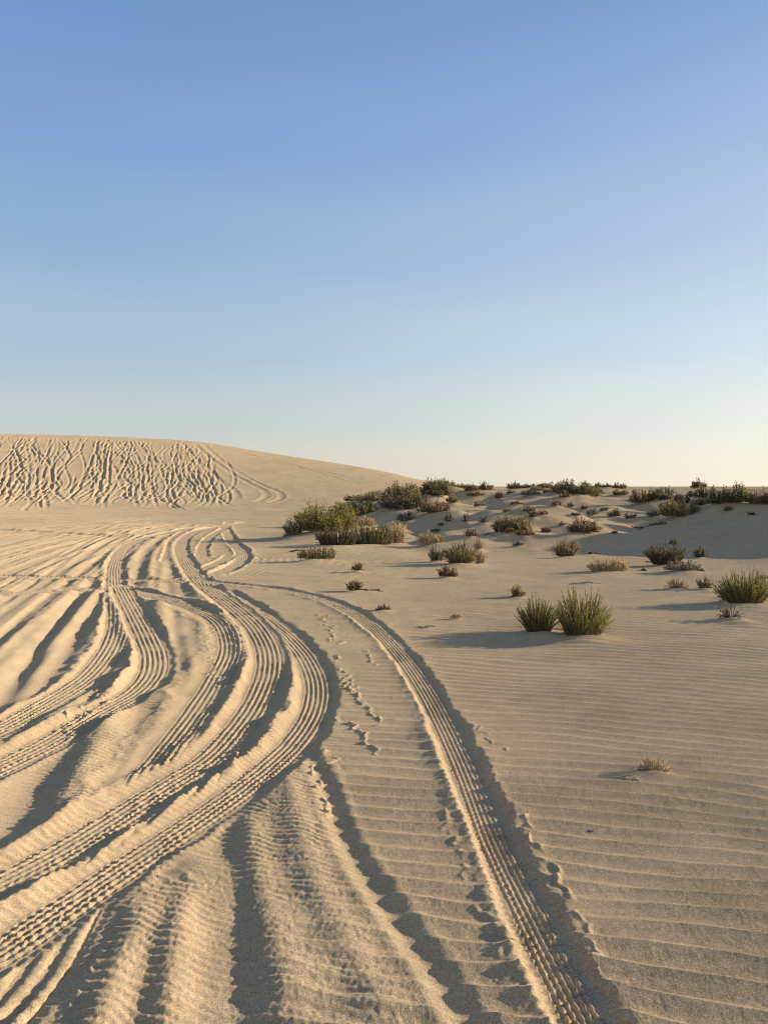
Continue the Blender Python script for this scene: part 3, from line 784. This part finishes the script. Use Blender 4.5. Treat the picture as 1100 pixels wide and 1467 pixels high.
# a few small stones on the sand
ST = bark_material('stone', (.06, .05, .04), (.14, .11, .08))
for k, (u, v, s, label) in enumerate([
 (1058, 1129, .016, 'dark pebble on rippled sand past the withered stubble tuft'),
 (846, 1193, .014, 'dark pebble on rippled sand between the single track and the stubble tuft'),
 (1087, 1074, .013, 'dark pebble farther off near the edge of the rippled sand'),
 (922, 818, .05, 'small dark stone in the shade beside the broad dark shrub'),
 (1004, 820, .06, 'small dark stone at the foot of the grey brown matted shrub')]):
    x, y = px_to_ground([(u, v)])[0]
    rg = np.random.default_rng(k + 40)
    th, ph = np.meshgrid(np.linspace(0, 2 * np.pi, 13)[:-1], np.linspace(0.12, np.pi - .12, 8), indexing='ij')
    n = np.stack([np.sin(ph) * np.cos(th), np.sin(ph) * np.sin(th), np.cos(ph)], -1)
    r = s * (1 + .3 * noise(n[..., 0] * 1.6 + k, n[..., 1] * 1.6 + n[..., 2] * 1.3, k))
    V = (n * r[..., None] * np.array([1.2, .9, .65])).reshape(-1, 3)
    idx = np.arange(96).reshape(12, 8); nx = np.roll(idx, -1, 0)
    F = np.stack([idx[:, :-1], idx[:, 1:], nx[:, 1:], nx[:, :-1]], -1).reshape(-1, 4)
    o = mesh_from('pebble', V, F, ST, smooth=True, loc=(x, y, float(land(np.array([x]), np.array([y]))[0]) + s * .35))
    tag(o, label, 'pebble', 'pebbles on the sand')

SKYS, EXPO = .08, .92
SKYGAIN = .99 / SKYS / 2 ** EXPO
# ------------------------------------------------------------------ light, sky, camera
sc = bpy.context.scene
w = bpy.data.worlds.new('World'); sc.world = w; w.use_nodes = True
nt = w.node_tree
bg = nt.nodes['Background']; sky = nt.nodes.new('ShaderNodeTexSky'); sky.sky_type = 'NISHITA'
sky.sun_disc = False; sky.sun_elevation = SUN_EL; sky.sun_rotation = SUN_AZ
sky.air_density = 1.0; sky.dust_density = 1.6; sky.ozone_density = 1.6; sky.altitude = 0
N = nt.nodes.new; LK = nt.links.new
tc = N('ShaderNodeTexCoord'); sx = N('ShaderNodeSeparateXYZ'); LK(tc.outputs['Generated'], sx.inputs[0])
rp = N('ShaderNodeValToRGB'); rp.color_ramp.interpolation = 'EASE'
SKY = [(0.0, (.76, .70, .60)), (.03, (.70, .675, .60)), (.09, (.57, .635, .655)), (.18, (.42, .565, .72)), (.306, (.295, .455, .70)), (.42, (.225, .38, .70)), (.54, (.162, .322, .62)), (1.0, (.08, .17, .42))]
for i, (p, c) in enumerate(SKY):
    e = rp.color_ramp.elements[i] if i < 2 else rp.color_ramp.elements.new(p)
    e.position = p; e.color = (*c, 1)
# uneven thin haze
mp = N('ShaderNodeMapping'); mp.inputs['Scale'].default_value = (2.2, 2.2, 11); LK(tc.outputs['Generated'], mp.inputs['Vector'])
hz = N('ShaderNodeTexNoise'); hz.inputs['Scale'].default_value = 1.3; hz.inputs['Detail'].default_value = 4; LK(mp.outputs['Vector'], hz.inputs['Vector'])
hm = N('ShaderNodeMath'); hm.operation = 'MULTIPLY_ADD'; hm.inputs[1].default_value = .05; LK(hz.outputs['Fac'], hm.inputs[0]); LK(sx.outputs['Z'], hm.inputs[2])
hs = N('ShaderNodeMath'); hs.operation = 'SUBTRACT'; hs.inputs[1].default_value = .025; LK(hm.outputs[0], hs.inputs[0])
LK(hs.outputs[0], rp.inputs['Fac'])
# brighter, warmer haze towards the sun
dt = N('ShaderNodeVectorMath'); dt.operation = 'DOT_PRODUCT'; LK(tc.outputs['Generated'], dt.inputs[0])
dt.inputs[1].default_value = (math.sin(SUN_AZ) * math.cos(SUN_EL), math.cos(SUN_AZ) * math.cos(SUN_EL), math.sin(SUN_EL))
mr = N('ShaderNodeMapRange'); mr.inputs['From Min'].default_value = -.2; mr.inputs['From Max'].default_value = 1; LK(dt.outputs['Value'], mr.inputs['Value'])
pw = N('ShaderNodeMath'); pw.operation = 'POWER'; pw.inputs[1].default_value = 1.35; LK(mr.outputs['Result'], pw.inputs[0])
gl = N('ShaderNodeMix'); gl.data_type = 'RGBA'; gl.blend_type = 'ADD'; 
lo = N('ShaderNodeMapRange'); lo.inputs['From Min'].default_value = 0; lo.inputs['From Max'].default_value = .55; lo.inputs['To Min'].default_value = 1; lo.inputs['To Max'].default_value = .12
LK(sx.outputs['Z'], lo.inputs['Value'])
ml = N('ShaderNodeMath'); ml.operation = 'MULTIPLY'; LK(pw.outputs[0], ml.inputs[0]); LK(lo.outputs['Result'], ml.inputs[1]); LK(ml.outputs[0], gl.inputs['Factor'])
LK(rp.outputs['Color'], gl.inputs['A']); gl.inputs['B'].default_value = (.64, .57, .44, 1)
up = N('ShaderNodeMix'); up.data_type = 'RGBA'; up.blend_type = 'MULTIPLY'; up.inputs['Factor'].default_value = 1
LK(gl.outputs['Result'], up.inputs['A']); up.inputs['B'].default_value = (SKYGAIN, SKYGAIN, SKYGAIN, 1)
mxs = N('ShaderNodeMix'); mxs.data_type = 'RGBA'; mxs.inputs['Factor'].default_value = .85
LK(sky.outputs['Color'], mxs.inputs['A']); LK(up.outputs['Result'], mxs.inputs['B'])
LK(mxs.outputs['Result'], bg.inputs['Color']); bg.inputs['Strength'].default_value = SKYS
l = bpy.data.lights.new('sun', 'SUN'); l.energy = 4.3; l.angle = math.radians(.55); l.color = (1, .90, .755)
so = bpy.data.objects.new('sun', l); C.objects.link(so)
from mathutils import Vector
sd = Vector((math.sin(SUN_AZ) * math.cos(SUN_EL), math.cos(SUN_AZ) * math.cos(SUN_EL), math.sin(SUN_EL)))
so.rotation_euler = sd.to_track_quat('Z', 'Y').to_euler(); so.location = sd * 50

cam = bpy.data.cameras.new('camera'); co = bpy.data.objects.new('camera', cam); C.objects.link(co)
cam.sensor_fit = 'VERTICAL'; cam.sensor_height = 24; cam.lens = 24 * FPX / 1467
cam.clip_start = .05; cam.clip_end = 20000
co.location = (0, 0, EYE); co.rotation_euler = (math.pi / 2 - PITCH, 0, 0)
sc.camera = co
sc.cycles.filter_width = 1.05
vs = sc.view_settings
vs.view_transform = 'Standard'; vs.look = 'None'; vs.gamma = 1; vs.exposure = EXPO; vs.use_curve_mapping = False
